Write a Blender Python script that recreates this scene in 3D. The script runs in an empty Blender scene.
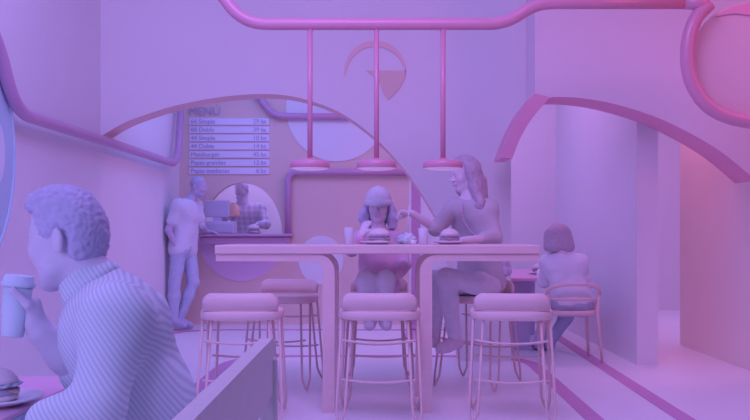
import bpy, bmesh, math, random
import numpy as np
from mathutils import Vector, Matrix, noise
from mathutils.geometry import tessellate_polygon

random.seed(7)
scene = bpy.context.scene
COL = scene.collection
F = 900.0          # focal length in pixels of a 750 x 420 frame
EYE = 1.12         # camera height
CX, HY = 375.0, 233.0

def P(x, y, Y):
    """world point at depth Y that the photograph shows at pixel x, y"""
    return Vector(((x - CX) * Y / F, Y, EYE - (y - HY) * Y / F))

# ------------------------------------------------------------------ materials: pastel base colours carry the washed-out haze
MATS = {}
def mat(name, rgb, rough=0.6, var=0.05, scale=9.0, spec=0.3, metallic=0.0, emit=None, kind='noise'):
    if name in MATS:
        return MATS[name]
    m = bpy.data.materials.new(name); m.use_nodes = True
    nt = m.node_tree; b = nt.nodes['Principled BSDF']
    b.inputs['Roughness'].default_value = rough
    b.inputs['Specular IOR Level'].default_value = spec
    b.inputs['Metallic'].default_value = metallic
    tc = nt.nodes.new('ShaderNodeTexCoord')
    if kind == 'noise':
        tex = nt.nodes.new('ShaderNodeTexNoise'); tex.inputs['Scale'].default_value = scale
        tex.inputs['Detail'].default_value = 3
        nt.links.new(tc.outputs['Object'], tex.inputs['Vector'])
        fac = tex.outputs['Fac']
    elif kind == 'wood':
        mp = nt.nodes.new('ShaderNodeMapping'); mp.inputs['Scale'].default_value = (1.2, 9, 9)
        tex = nt.nodes.new('ShaderNodeTexNoise'); tex.inputs['Scale'].default_value = scale
        nt.links.new(tc.outputs['Object'], mp.inputs['Vector']); nt.links.new(mp.outputs['Vector'], tex.inputs['Vector'])
        fac = tex.outputs['Fac']
    ramp = nt.nodes.new('ShaderNodeMix'); ramp.data_type = 'RGBA'
    lo = [max(0, c * (1 - var)) for c in rgb] + [1]; hi = [min(1, c * (1 + var)) for c in rgb] + [1]
    ramp.inputs[6].default_value = lo; ramp.inputs[7].default_value = hi
    nt.links.new(fac, ramp.inputs[0]); nt.links.new(ramp.outputs[2], b.inputs['Base Color'])
    if emit:
        b.inputs['Emission Color'].default_value = (*emit[:3], 1); b.inputs['Emission Strength'].default_value = emit[3]
    MATS[name] = m
    return m

def stripe_mat(name, rgb_a, rgb_b, direction, period, second=None, rough=0.8, duty=0.5):
    """woven stripes (or a plaid when second is given) from a sine along a direction in the garment"""
    m = bpy.data.materials.new(name); m.use_nodes = True
    nt = m.node_tree; b = nt.nodes['Principled BSDF']
    b.inputs['Roughness'].default_value = rough; b.inputs['Specular IOR Level'].default_value = 0.2
    tc = nt.nodes.new('ShaderNodeTexCoord')
    ns = nt.nodes.new('ShaderNodeTexNoise'); ns.inputs['Scale'].default_value = 3.0
    nt.links.new(tc.outputs['Object'], ns.inputs['Vector'])
    def line(dirn, per):
        d = nt.nodes.new('ShaderNodeVectorMath'); d.operation = 'DOT_PRODUCT'
        nt.links.new(tc.outputs['Object'], d.inputs[0]); d.inputs[1].default_value = Vector(dirn).normalized() * (2 * math.pi / per)
        w = nt.nodes.new('ShaderNodeMath'); w.operation = 'MULTIPLY_ADD'
        nt.links.new(ns.outputs['Fac'], w.inputs[0]); w.inputs[1].default_value = 2.5; nt.links.new(d.outputs['Value'], w.inputs[2])
        s = nt.nodes.new('ShaderNodeMath'); s.operation = 'SINE'; nt.links.new(w.outputs[0], s.inputs[0])
        r = nt.nodes.new('ShaderNodeMapRange'); nt.links.new(s.outputs[0], r.inputs['Value'])
        r.inputs['From Min'].default_value = -0.5 + (0.5 - duty); r.inputs['From Max'].default_value = 0.5 + (0.5 - duty)
        return r.outputs['Result']
    fac = line(direction, period)
    if second:
        o = line(second, period)
        a = nt.nodes.new('ShaderNodeMath'); a.operation = 'MULTIPLY_ADD'
        nt.links.new(fac, a.inputs[0]); a.inputs[1].default_value = 0.5
        h = nt.nodes.new('ShaderNodeMath'); h.operation = 'MULTIPLY'; nt.links.new(o, h.inputs[0]); h.inputs[1].default_value = 0.5
        nt.links.new(h.outputs[0], a.inputs[2]); fac = a.outputs[0]
    mix = nt.nodes.new('ShaderNodeMix'); mix.data_type = 'RGBA'
    mix.inputs[6].default_value = (*rgb_a, 1); mix.inputs[7].default_value = (*rgb_b, 1)
    nt.links.new(fac, mix.inputs[0]); nt.links.new(mix.outputs[2], b.inputs['Base Color'])
    MATS[name] = m
    return m

WHITE = mat('white plaster', (.85, .83, .85), .75, .015, 2.5, .2)
WHITE_LIT = mat('pink lit white plaster', (.86, .77, .815), .75, .015, 2.5, .2)  # same white plaster with the pink light tinted into its colour
PEACH_LIT = mat('light lifted peach paint', (.94, .82, .77), .7, .02, 3.0, .2)  # peach wall paint brightened in colour to stand in for missing light
FLOORM = mat('pale polished floor', (.86, .86, .87), .38, .02, 3.0, .3)
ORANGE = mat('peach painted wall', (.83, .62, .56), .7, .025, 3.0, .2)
SALMON = mat('salmon painted edge', (.90, .64, .62), .7, .02, 4.0, .2)
PINK = mat('magenta gloss pipe', (0.78, 0.36, 0.48), .28, .03, 6.0, .5)
PINKFLAT = mat('magenta paint', (0.9, 0.45, 0.61), .6, .03, 6.0, .3)
HALFD = mat('plum paint', (.84, .60, .80), .6, .03, 6.0, .3)
STRIPEM = mat('magenta floor paint', (.64, .34, .54), .55, .03, 6.0, .3)
WOODB = mat('smooth light wood', (.74, .66, .62), .5, .06, 3.0, .3, kind='wood')
PINKB = mat('plum gloss pipe', (.60, .36, .54), .3, .03, 6.0, .4)
JEANSW = mat('shade lifted denim', (0.82, 0.82, 0.9), .8, .10, 26, .15)  # denim colour lightened to make up for the shade under the table
REDTOP = mat('raspberry table top', (.79, .45, .63), .35, .03, 6.0, .4)
WOOD = mat('light oak wood', (0.86, 0.64, 0.62), .5, .07, 3.0, .3, kind='wood')
RODM = mat('peach lacquered steel', (.80, .58, .56), .4, .03, 20, .4)
PANEL = mat('pale menu strip', (.87, .82, .93), .6, .01, 5, .2)
INK = mat('violet menu ink', (.50, .45, .63), .7, .02, 20, .2)
SIGNM = mat('dark blue sign panel', (0.5, 0.7, 0.8), .5, .02, 4, .3)
SIGNW = mat('pale sign lettering', (.80, .85, .93), .5, .02, 4, .3)
DEVICE = mat('dark register plastic', (0.66, 0.62, 0.76), .45, .03, 12, .3)
SCREEN = mat('dark register screen', (0.6, 0.56, 0.7), .25, .03, 4, .4)
CERAMIC = mat('white glazed ceramic', (.87, .85, .90), .3, .015, 8, .4)
PAPER = mat('white paper', (0.66, 0.77, 0.84), .7, .02, 20, .2)
BUN = mat('toasted bun', (.83, .67, .70), .6, .05, 14, .25)
PATTY = mat('grilled patty', (.50, .42, .56), .8, .12, 40, .2)
LETTUCE = mat('green lettuce', (.52, .62, .70), .6, .10, 25, .3)
TOMATO = mat('red tomato slice', (.80, .42, .55), .4, .06, 18, .4)
CHEESE = mat('melted cheese', (.86, .66, .58), .45, .03, 10, .3)
SKIN_L = mat('fair skin', (0.69, 0.63, 0.73), .55, .03, 14, .3)
SKIN_F = mat('light skin', (.83, .72, .80), .55, .03, 14, .3)
SKIN_T = mat('tan skin', (0.6, 0.52, 0.66), .55, .03, 14, .3)
SKIN_D = mat('brown skin', (.55, .50, .67), .55, .03, 14, .3)
HAIR_D = mat('dark brown hair', (.53, .50, .67), .6, .18, 60, .3)
HAIR_M = mat('brown hair', (0.56, 0.47, 0.56), .55, .14, 50, .3)
HAIR_G = mat('grey blonde hair', (.61, .56, .74), .6, .14, 50, .3)
BROW = mat('dark eyebrow', (.52, .47, .66), .8, .05, 40, .1)
EYEM = mat('dark eye', (.45, .42, .60), .3, .05, 10, .4)
LIP = mat('rose lips', (.76, .58, .72), .5, .03, 20, .3)
JEANS = mat('blue denim', (0.56, 0.62, 0.77), .8, .10, 26, .15)
DARKSHIRT = mat('dark grey shirt cloth', (0.62, 0.58, 0.63), .85, .05, 18, .15)
TEE = mat('grey lilac tee cloth', (.78, .77, .86), .85, .05, 12, .15)
BLOUSE = mat('pale lilac blouse cloth', (0.86, 0.88, 0.95), .8, .05, 16, .2)
REDSHIRT = mat('crimson child sweater', (0.88, 0.6, 0.8), .85, .06, 18, .15)
TIGHTS = mat('white tights', (.85, .83, .90), .8, .02, 20, .15)
SHOED = mat('dark leather shoe', (.50, .49, .66), .45, .06, 20, .3)
SHOEL = mat('pale canvas shoe', (.76, .72, .82), .7, .05, 20, .2)
CAPM = mat('white printed cap', (0.74, 0.72, 0.8), .8, .10, 30, .15)
DRINK = mat('rose lemonade', (.90, .82, .92), .2, .03, 8, .4)
LAMPW = mat('lamp diffuser', (.88, .86, .88), .5, .01, 8, .2, emit=(.55, .30, .62, .25))
STRIPE = stripe_mat('blue white pinstripe cloth', (.68, .76, .80), (.56, .60, .68), (.8, .12, .6), .0095, duty=.42)
PLAID = stripe_mat('dark plaid flannel', (.66, .60, .74), (.47, .45, .62), (1, 0, .1), .07, (0, .1, 1))
PLAIDH = stripe_mat('checked jacket cloth', (.70, .62, .78), (.52, .48, .66), (1, 0, .1), .045, (0, .1, 1))

def glass_mat():
    m = bpy.data.materials.new('clear drinking glass'); m.use_nodes = True
    nt = m.node_tree; b = nt.nodes['Principled BSDF']
    b.inputs['Base Color'].default_value = (.93, .90, .97, 1); b.inputs['Roughness'].default_value = .08
    b.inputs['Transmission Weight'].default_value = .30; b.inputs['IOR'].default_value = 1.15
    ns = nt.nodes.new('ShaderNodeTexNoise'); ns.inputs['Scale'].default_value = 6
    mr = nt.nodes.new('ShaderNodeMapRange'); nt.links.new(ns.outputs['Fac'], mr.inputs['Value'])
    mr.inputs['To Min'].default_value = .05; mr.inputs['To Max'].default_value = .14
    nt.links.new(mr.outputs['Result'], b.inputs['Roughness'])
    return m
GLASS = glass_mat()

# ------------------------------------------------------------------ object helpers
def finish(name, bm, m, parent=None, smooth=False, mats=None):
    me = bpy.data.meshes.new(name)
    bmesh.ops.recalc_face_normals(bm, faces=bm.faces)
    if smooth:
        for f in bm.faces: f.smooth = True
    bm.to_mesh(me); bm.free()
    for mm in (mats or [m]): me.materials.append(mm)
    o = bpy.data.objects.new(name, me); COL.objects.link(o)
    if parent is not None:
        o.parent = parent
        o.matrix_parent_inverse = parent_matrix(parent).inverted()
    return o

def parent_matrix(o):
    mw = Matrix.LocRotScale(o.location, o.rotation_euler, o.scale)
    if o.parent is not None:
        mw = parent_matrix(o.parent) @ o.matrix_parent_inverse @ mw
    return mw

def thing(name, label, cat, loc=(0, 0, 0), group=None):
    o = bpy.data.objects.new(name, None); COL.objects.link(o)
    o.location = loc; o.empty_display_size = .1
    return tag(o, label, cat, group)

def tag(o, label, cat, group=None):
    o['label'] = label; o['category'] = cat
    if group: o['group'] = group
    return o

def struct(o, label, cat):
    o['kind'] = 'structure'
    return tag(o, label, cat)

def dup(root, loc, rz, label):
    r = root.copy(); COL.objects.link(r); r.location = loc; r.rotation_euler = (0, 0, rz); r['label'] = label
    for ch in list(root.children):
        c = ch.copy(); COL.objects.link(c); c.parent = r; c.matrix_parent_inverse = ch.matrix_parent_inverse.copy()
        for g in list(ch.children):
            d = g.copy(); COL.objects.link(d); d.parent = c; d.matrix_parent_inverse = g.matrix_parent_inverse.copy()
    return r

def add_box(bm, lo, hi, bevel=0.0):
    r = bmesh.ops.create_cube(bm, size=1.0)
    lo, hi = Vector(lo), Vector(hi)
    for v in r['verts']:
        v.co = Vector(((lo[i] + hi[i]) / 2 + v.co[i] * (hi[i] - lo[i])) for i in range(3))
    if bevel:
        es = list({e for v in r['verts'] for e in v.link_edges})
        bmesh.ops.bevel(bm, geom=es, offset=bevel, segments=3, profile=.5, affect='EDGES')

def box(name, lo, hi, m, parent=None, bevel=0.0):
    bm = bmesh.new(); add_box(bm, lo, hi, bevel)
    return finish(name, bm, m, parent)

def add_prism(bm, loops, to3d, t_vec, side_mat=None):
    """loops: outer 2-D loop then holes; to3d maps 2-D to the front plane; extruded by t_vec"""
    pts = [[Vector((a, b, 0)) for a, b in lp] for lp in loops]
    flat = [p for lp in pts for p in lp]
    tris = tessellate_polygon(pts)
    fr = [bm.verts.new(to3d(p.x, p.y)) for p in flat]
    bk = [bm.verts.new(v.co + t_vec) for v in fr]
    for t in tris:
        try:
            bm.faces.new([fr[i] for i in t]); bm.faces.new([bk[i] for i in reversed(t)])
        except ValueError: pass
    o = 0
    for lp in pts:
        n = len(lp)
        for i in range(n):
            j = (i + 1) % n
            f = bm.faces.new([fr[o + i], fr[o + j], bk[o + j], bk[o + i]])
            if side_mat: f.material_index = side_mat(lp[i], lp[j])
        o += n

def slab(name, loops, Y, t, m, parent=None, side_mat=None, mats=None):
    """a plate standing at depth Y whose outline is given in photo pixels, with thickness t going away"""
    bm = bmesh.new()
    add_prism(bm, loops, lambda a, b: P(a, b, Y), Vector((0, t, 0)), side_mat)
    return finish(name, bm, m, parent, mats=mats)

def smooth_curve(pts, n=6, closed=False):
    out = []
    N = len(pts)
    for i in range(N - (0 if closed else 1)):
        p0, p1, p2, p3 = (pts[max(i - 1, 0)], pts[i], pts[min(i + 1, N - 1)], pts[min(i + 2, N - 1)]) if not closed else \
            (pts[i - 1], pts[i], pts[(i + 1) % N], pts[(i + 2) % N])
        for k in range(n):
            t = k / n
            out.append(tuple(.5 * (2 * b + (c - a) * t + (2 * a - 5 * b + 4 * c - d) * t * t + (3 * b - a - 3 * c + d) * t ** 3)
                             for a, b, c, d in zip(p0, p1, p2, p3)))
    if not closed: out.append(tuple(pts[-1]))
    return out

def ellipse(cx, cy, rx, ry, a0=0, a1=360, n=48):
    full = abs(a1 - a0) >= 360
    return [(cx + rx * math.cos(math.radians(a0 + (a1 - a0) * i / n)), cy - ry * math.sin(math.radians(a0 + (a1 - a0) * i / n)))
            for i in range(n if full else n + 1)]

def fillet(pts, rad, n=6):
    pts = [Vector(p) for p in pts]; out = [pts[0]]
    for a, b, c in zip(pts, pts[1:], pts[2:]):
        r = rad if not isinstance(rad, (list, tuple)) else rad[0]
        d1 = (a - b); d2 = (c - b)
        k = min(r, d1.length * .49, d2.length * .49)
        s, e = b + d1.normalized() * k, b + d2.normalized() * k
        for i in range(n + 1):
            t = i / n
            out.append(s * (1 - t) ** 2 + b * 2 * t * (1 - t) + e * t * t)
    out.append(pts[-1])
    return out

def add_tube(bm, pts, r, n=10, caps=True, closed=False):
    pts = [Vector(p) for p in pts]
    N = len(pts); rings = []
    rad = r if isinstance(r, (list, tuple)) else [r] * N
    tan = []
    for i in range(N):
        a = pts[(i - 1) % N] if closed else pts[max(i - 1, 0)]
        b = pts[(i + 1) % N] if closed else pts[min(i + 1, N - 1)]
        tan.append((b - a).normalized())
    up = Vector((0, 0, 1)) if abs(tan[0].z) < .9 else Vector((0, 1, 0))
    nrm = (up - tan[0] * up.dot(tan[0])).normalized()
    for i in range(N):
        nrm = (nrm - tan[i] * nrm.dot(tan[i])).normalized()
        bi = tan[i].cross(nrm)
        rings.append([bm.verts.new(pts[i] + (nrm * math.cos(2 * math.pi * k / n) + bi * math.sin(2 * math.pi * k / n)) * rad[i]) for k in range(n)])
    for i in range(N if closed else N - 1):
        A, B = rings[i], rings[(i + 1) % N]
        for k in range(n):
            bm.faces.new([A[k], A[(k + 1) % n], B[(k + 1) % n], B[k]])
    if caps and not closed:
        bm.faces.new(rings[0]); bm.faces.new(list(reversed(rings[-1])))

def tube(name, pts, r, m, parent=None, n=10, closed=False):
    bm = bmesh.new(); add_tube(bm, pts, r, n, closed=closed)
    return finish(name, bm, m, parent, smooth=True)

def lathe(name, prof, m, parent=None, center=(0, 0, 0), n=32, wob=None, axis=None):
    """prof: (radius, height) pairs"""
    bm = bmesh.new(); c = Vector(center); rings = []
    Q = Vector((0, 0, 1)).rotation_difference(Vector(axis)) if axis is not None else None
    for r, z in prof:
        if r < 1e-6:
            v = Vector((0, 0, z)); rings.append([bm.verts.new(c + (Q @ v if Q else v))])
        else:
            ring = []
            for k in range(n):
                a = 2 * math.pi * k / n
                rr, zz = (r, z) if wob is None else wob(r, z, a)
                v = Vector((rr * math.cos(a), rr * math.sin(a), zz)); ring.append(bm.verts.new(c + (Q @ v if Q else v)))
            rings.append(ring)
    for A, B in zip(rings, rings[1:]):
        if len(A) == 1 and len(B) == 1: continue
        for k in range(n):
            j = (k + 1) % n
            if len(A) == 1: bm.faces.new([A[0], B[k], B[j]])
            elif len(B) == 1: bm.faces.new([A[k], A[j], B[0]])
            else: bm.faces.new([A[k], A[j], B[j], B[k]])
    return finish(name, bm, m, parent, smooth=True)

def text_mesh(name, body, size, m, parent, loc, extrude=.002, align='LEFT', rot=(math.pi / 2, 0, 0), wide=1.0, bold=.0):
    cu = bpy.data.curves.new(name, 'FONT'); cu.body = body; cu.size = size; cu.extrude = extrude; cu.align_x = align; cu.offset = bold
    o = bpy.data.objects.new(name, cu); COL.objects.link(o)
    dg = bpy.context.evaluated_depsgraph_get(); dg.update()
    me = bpy.data.meshes.new_from_object(o.evaluated_get(dg))
    bpy.data.objects.remove(o); bpy.data.curves.remove(cu)
    me.name = name
    M = Matrix.Translation(loc) @ Matrix.Diagonal((wide, 1, 1, 1)) @ Matrix.Rotation(rot[2], 4, 'Z') @ Matrix.Rotation(rot[0], 4, 'X')
    me.transform(M); me.materials.clear(); me.materials.append(m)
    t = bpy.data.objects.new(name, me); COL.objects.link(t)
    t.parent = parent; t.matrix_parent_inverse = parent_matrix(parent).inverted()
    return t

# ------------------------------------------------------------------ smooth solid bodies from distance fields
def V3(v): return np.array([v[0], v[1], v[2]], dtype=np.float64)

class Body:
    def __init__(self): self.items = []
    def cone(self, a, b, r1, r2, k=.03, op='add'):
        a, b = V3(a), V3(b); m = max(r1, r2)
        def f(p):
            ba = b - a; l2 = ba @ ba + 1e-12
            t = np.clip(((p - a) @ ba) / l2, 0, 1)
            q = p - a - t[:, None] * ba
            return np.sqrt((q * q).sum(1)) - (r1 + (r2 - r1) * t)
        self.items.append((f, np.minimum(a, b) - m, np.maximum(a, b) + m, k, op)); return self
    def ell(self, c, r, R=None, k=.03, op='add'):
        c = V3(c); r = V3(r); M = np.eye(3) if R is None else np.array(R, dtype=np.float64)
        mr = r.max()
        def f(p):
            q = (p - c) @ M
            k0 = np.sqrt(((q / r) ** 2).sum(1)); k1 = np.sqrt(((q / (r * r)) ** 2).sum(1)) + 1e-9
            return k0 * (k0 - 1) / k1
        self.items.append((f, c - mr, c + mr, k, op)); return self
    def box(self, c, h, R=None, k=.01, op='add', rnd=.0):
        c = V3(c); h = V3(h); M = np.eye(3) if R is None else np.array(R, dtype=np.float64)
        mr = np.sqrt((h * h).sum())
        def f(p):
            q = np.abs((p - c) @ M) - (h - rnd)
            return np.sqrt((np.maximum(q, 0) ** 2).sum(1)) + np.minimum(q.max(1), 0) - rnd
        self.items.append((f, c - mr, c + mr, k, op)); return self
    def mesh(self, vox):
        adds = [i for i in self.items if i[4] == 'add']
        lo = np.min([i[1] for i in adds], axis=0) - 3 * vox; hi = np.max([i[2] for i in adds], axis=0) + 3 * vox
        n = np.ceil((hi - lo) / vox).astype(int) + 1
        g = np.full(n, 1.0, dtype=np.float32)
        for f, a, b, k, op in self.items:
            mg = k + 3 * vox
            i0 = np.clip(np.floor((a - mg - lo) / vox).astype(int), 0, n); i1 = np.clip(np.ceil((b + mg - lo) / vox).astype(int) + 1, 0, n)
            if (i1 <= i0).any(): continue
            ax = [lo[d] + vox * np.arange(i0[d], i1[d]) for d in range(3)]
            pp = np.stack(np.meshgrid(*ax, indexing='ij'), -1).reshape(-1, 3)
            d = f(pp).reshape([i1[q] - i0[q] for q in range(3)])
            s = (slice(i0[0], i1[0]), slice(i0[1], i1[1]), slice(i0[2], i1[2]))
            o = g[s].astype(np.float64)
            if op == 'add':
                h = np.maximum(k - np.abs(o - d), 0) / k
                g[s] = np.minimum(o, d) - h * h * k / 4
            else:
                d = -d
                h = np.maximum(k - np.abs(o - d), 0) / k
                g[s] = np.maximum(o, d) + h * h * k / 4
        return surface_nets(g, lo, vox)

def surface_nets(g, lo, vox):
    ins = g < 0
    c = np.zeros(np.array(g.shape) - 1, dtype=np.int8)
    for dx in (0, 1):
        for dy in (0, 1):
            for dz in (0, 1):
                c += ins[dx:g.shape[0] - 1 + dx, dy:g.shape[1] - 1 + dy, dz:g.shape[2] - 1 + dz]
    act = (c > 0) & (c < 8)
    idx = np.full(c.shape, -1, dtype=np.int64)
    cells = np.argwhere(act); idx[act] = np.arange(len(cells))
    acc = np.zeros((len(cells), 3)); cnt = np.zeros(len(cells))
    corners = [(x, y, z) for x in (0, 1) for y in (0, 1) for z in (0, 1)]
    val = {q: g[cells[:, 0] + q[0], cells[:, 1] + q[1], cells[:, 2] + q[2]].astype(np.float64) for q in corners}
    for a in corners:
        for d in range(3):
            if a[d] == 0:
                b = list(a); b[d] = 1; b = tuple(b)
                va, vb = val[a], val[b]
                m = (va < 0) != (vb < 0)
                t = np.where(m, va / np.where(m, va - vb, 1), 0)
                for e in range(3):
                    acc[:, e] += np.where(m, a[e] + (t if e == d else 0), 0)
                cnt += m
    verts = (cells + acc / np.maximum(cnt, 1)[:, None]) * vox + lo
    faces = []
    for d in range(3):
        e1, e2 = (d + 1) % 3, (d + 2) % 3
        sl0 = [slice(None)] * 3; sl1 = [slice(None)] * 3
        sl0[d] = slice(0, -1); sl1[d] = slice(1, None)
        A, B = ins[tuple(sl0)], ins[tuple(sl1)]
        for flip, m in ((False, A & ~B), (True, ~A & B)):
            ed = np.argwhere(m)
            ed = ed[(ed[:, e1] > 0) & (ed[:, e2] > 0) & (ed[:, e1] < g.shape[e1] - 1) & (ed[:, e2] < g.shape[e2] - 1)]
            if not len(ed): continue
            def at(o1, o2):
                q = ed.copy(); q[:, e1] += o1; q[:, e2] += o2
                return idx[q[:, 0], q[:, 1], q[:, 2]]
            quad = np.stack([at(-1, -1), at(0, -1), at(0, 0), at(-1, 0)], 1)
            faces.append(quad[:, ::-1] if flip else quad)
    return verts, np.concatenate(faces)

def body_obj(name, body, vox, m, parent=None, bump=0.0, bscale=60.0, relax=2):
    v, f = body.mesh(vox)
    me = bpy.data.meshes.new(name)
    me.from_pydata(v.tolist(), [], f.tolist())
    bm = bmesh.new(); bm.from_mesh(me)
    for _ in range(relax):
        bmesh.ops.smooth_vert(bm, verts=bm.verts, factor=.5, use_axis_x=True, use_axis_y=True, use_axis_z=True)
    if bump:
        bm.normal_update()
        for w in bm.verts:
            w.co += w.normal * bump * noise.noise(w.co * bscale)
    for fc in bm.faces: fc.smooth = True
    bm.to_mesh(me); bm.free(); me.materials.append(m)
    o = bpy.data.objects.new(name, me); COL.objects.link(o)
    if parent is not None:
        o.parent = parent; o.matrix_parent_inverse = parent_matrix(parent).inverted()
    return o

def frame(fwd, up=(0, 0, 1)):
    f = Vector(fwd).normalized(); u = Vector(up); r = f.cross(u).normalized(); u = r.cross(f).normalized()
    return np.array([[r.x, f.x, u.x], [r.y, f.y, u.y], [r.z, f.z, u.z]])   # columns: right, forward, up

class Head:
    def __init__(self, c, fwd, H, up=(0, 0, 1), depth=1.0, width=1.0, ear=-.13):
        self.ear = ear
        self.c, self.R, self.H, self.dp, self.wd = V3(c), frame(fwd, up), H, depth, width
    def w(self, x, y, z):
        return self.c + self.R @ (np.array([x * self.wd, y * self.dp, z]) * self.H)
    def rr(self, x, y, z):
        return np.array([x * self.wd, y * self.dp, z]) * self.H
    def build(self, b, female=False):
        H, w, rr, R = self.H, self.w, self.rr, self.R
        s_e = self.ear
        b.ell(w(0, -.06, .14), rr(.315, .40, .35), R, k=.04 * H / .24)
        b.ell(w(0, .09, -.10), rr(.265, .255, .36), R, k=.12 * H)
        for s in (-1, 1):
            b.cone(w(s * .20, .0, -.27), w(s * .05, .23, -.41), .09 * H, .075 * H, k=.10 * H)
            b.ell(w(s * .17, .20, -.10), rr(.09, .10, .10), R, k=.10 * H)             # cheek
            b.ell(w(s * .14, .375, .01), rr(.085, .06, .06), R, k=.06 * H, op='sub')    # eye socket
            b.ell(w(s * .135, .275, .0), rr(.058, .058, .052), R, k=.015 * H)           # eyelids over the ball
            b.ell(w(s * .33, s_e, -.03), rr(.036, .080, .13), R, k=.015 * H)           # ear
            b.ell(w(s * .372, s_e + .015, -.01), rr(.024, .042, .078), R, k=.015 * H, op='sub')
            b.ell(w(s * .045, .375, -.125), rr(.035, .04, .03), R, k=.03 * H)
        b.cone(w(-.13, .285, .085), w(.13, .285, .085), .05 * H, .05 * H, k=.06 * H)
        b.cone(w(0, .31, .05), w(0, .425, -.10), .028 * H, .045 * H, k=.05 * H)
        b.ell(w(0, .325, -.225), rr(.095, .045, .022), R, k=.025 * H)
        b.ell(w(0, .315, -.268), rr(.08, .045, .026), R, k=.025 * H)
        b.ell(w(0, .265, -.39), rr(.10, .07, .075), R, k=.06 * H)
    def details(self, parent, vox, brow=BROW, lips=LIP, mouth=True):
        H, w, rr, R = self.H, self.w, self.rr, self.R
        for s in (-1, 1):
            e = Body().ell(w(s * .135, .318, -.002), rr(.036, .024, .020), R)
            body_obj('eye', e, vox, EYEM, parent)
            e = Body().cone(w(s * .07, .345, .085), w(s * .20, .295, .09), .016 * H, .010 * H)
            body_obj('eyebrow', e, vox, brow, parent)
        if not mouth: return
        e = Body().ell(w(0, .342, -.226), rr(.085, .034, .016), R).ell(w(0, .332, -.265), rr(.07, .034, .02), R)
        body_obj('lips', e, vox, lips, parent)

def hand(b, wr, d, nrm, side=1, L=.18, curl=.45, spread=.10, k=.008):
    """palm, four unequal curled fingers and a thumb; d points to the fingers, nrm out of the palm, side = which way the thumb leaves"""
    d = Vector(d).normalized(); nrm = (Vector(nrm) - d * Vector(nrm).dot(d)).normalized(); s = d.cross(nrm) * side
    wr = Vector(wr); u = L / .18
    pal = wr + d * .085 * u
    for o in (-.028, -.010, .010, .028):
        b.cone(wr + d * .012 * u + s * o * .6 * u, pal + s * o * u, .015 * u, .012 * u, k=.014)
    for i, (o, ln) in enumerate(((.028, .053), (.010, .078), (-.010, .072), (-.029, .056))):
        p = pal + s * o * u; dirn = (d + s * o * spread * 30 * .1).normalized(); r = .0092 * u
        ang = 0
        for seg, fr in enumerate((.45, .32, .23)):
            ang += curl * (1.0, 1.1, .8)[seg]
            dd = (dirn * math.cos(ang) + nrm * math.sin(ang)).normalized()
            q = p + dd * ln * fr * u
            b.cone(p, q, r, r * .92, k=k); p = q; r *= .92
    p = wr + d * .03 * u + s * .026 * u
    t1 = (d * .6 + s * .75 + nrm * .35).normalized(); t2 = (d * .85 + s * .35 + nrm * .5).normalized()
    q = p + t1 * .038 * u; b.cone(p, q, .014 * u, .011 * u, k=.012)
    b.cone(q, q + t2 * .034 * u, .011 * u, .009 * u, k=.008)

def lerp(a, b, t): return Vector(a) * (1 - t) + Vector(b) * t

class Figure:
    """joints as world points; builds a continuous body and clothing that follows it"""
    def __init__(s, J, sc=1.0, lat=None, fat=1.0, trap=.62):
        s.trap = trap; s.J, s.sc, s.fat = J, sc, fat
        s.u = (Vector(J['shR']) - Vector(J['shL'])).normalized() if lat is None else Vector(lat).normalized()
    def torso(s, b, inf=0.0, low=1.0):
        J, c, u, f = s.J, s.sc, s.u, s.fat
        ch, wa, pe = Vector(J['chest']), Vector(J['waist']), Vector(J['pelvis'])
        pe2 = lerp(wa, pe, low)
        for q in (-1, 1):
            b.cone(ch + u * .075 * c * q, wa + u * .055 * c * q, .105 * c * f + inf, .098 * c * f + inf, k=.06 * c)
            b.cone(wa + u * .055 * c * q, pe2 + u * .075 * c * q, .098 * c * f + inf, .108 * c * f + inf, k=.06 * c)
        tp = lerp(ch, J['neck'], s.trap)
        for n in ('shL', 'shR'):
            b.cone(tp, J[n], .052 * c + inf, .056 * c + inf, k=.07 * c)
            b.cone(ch, J[n], .085 * c + inf, .052 * c + inf, k=.06 * c)
    def arm(s, b, S, inf=0.0, t1=1.0, fore=1.0):
        J, c = s.J, s.sc
        a, e, w = J['sh' + S], J['el' + S], J['wr' + S]
        b.cone(a, lerp(a, e, t1), .052 * c + inf, (.052 - .012 * t1) * c + inf, k=.03 * c)
        if fore > 0:
            b.cone(e, lerp(e, w, fore), .040 * c + inf, (.040 - .013 * fore) * c + inf, k=.02 * c)
    def leg(s, b, S, inf=0.0, low=1.0):
        J, c = s.J, s.sc
        h, kn, an = J['hip' + S], J['kn' + S], J['an' + S]
        b.cone(h, kn, .085 * c + inf, .056 * c + inf, k=.04 * c)
        if low > 0:
            b.cone(kn, lerp(kn, an, .35), .053 * c + inf, .055 * c + inf, k=.03 * c)
            b.cone(lerp(kn, an, .35), lerp(kn, an, low), .055 * c + inf, (.055 - .018 * low) * c + inf, k=.03 * c)
    def neck(s, b, head, r=.055):
        b.cone(head.w(0, -.10, -.22), s.J['neck'], r * s.sc, (r + .006) * s.sc, k=.04 * s.sc)
        b.cone(s.J['neck'], s.J['chest'], (r + .006) * s.sc, .08 * s.sc, k=.05 * s.sc)
    def foot(s, b, S, inf=0.0):
        an, to = Vector(s.J['an' + S]), Vector(s.J['to' + S]); c = s.sc
        d = (to - an); he = an - d.normalized() * .025 * c + Vector((0, 0, -.035 * c)); 
        b.cone(an, he, .036 * c + inf, .032 * c + inf, k=.03 * c)
        b.cone(he, to, .034 * c + inf, .034 * c + inf, k=.03 * c)
        b.cone(an, lerp(he, to, .6), .034 * c + inf, .032 * c + inf, k=.03 * c)

# ================================================================== THE SETTING
FRONT_WALL = 7.87        # arch wall with the wide left arch
RIGHT_WALL = 7.20        # upper wall with the right arch
BACK = 11.05

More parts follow.
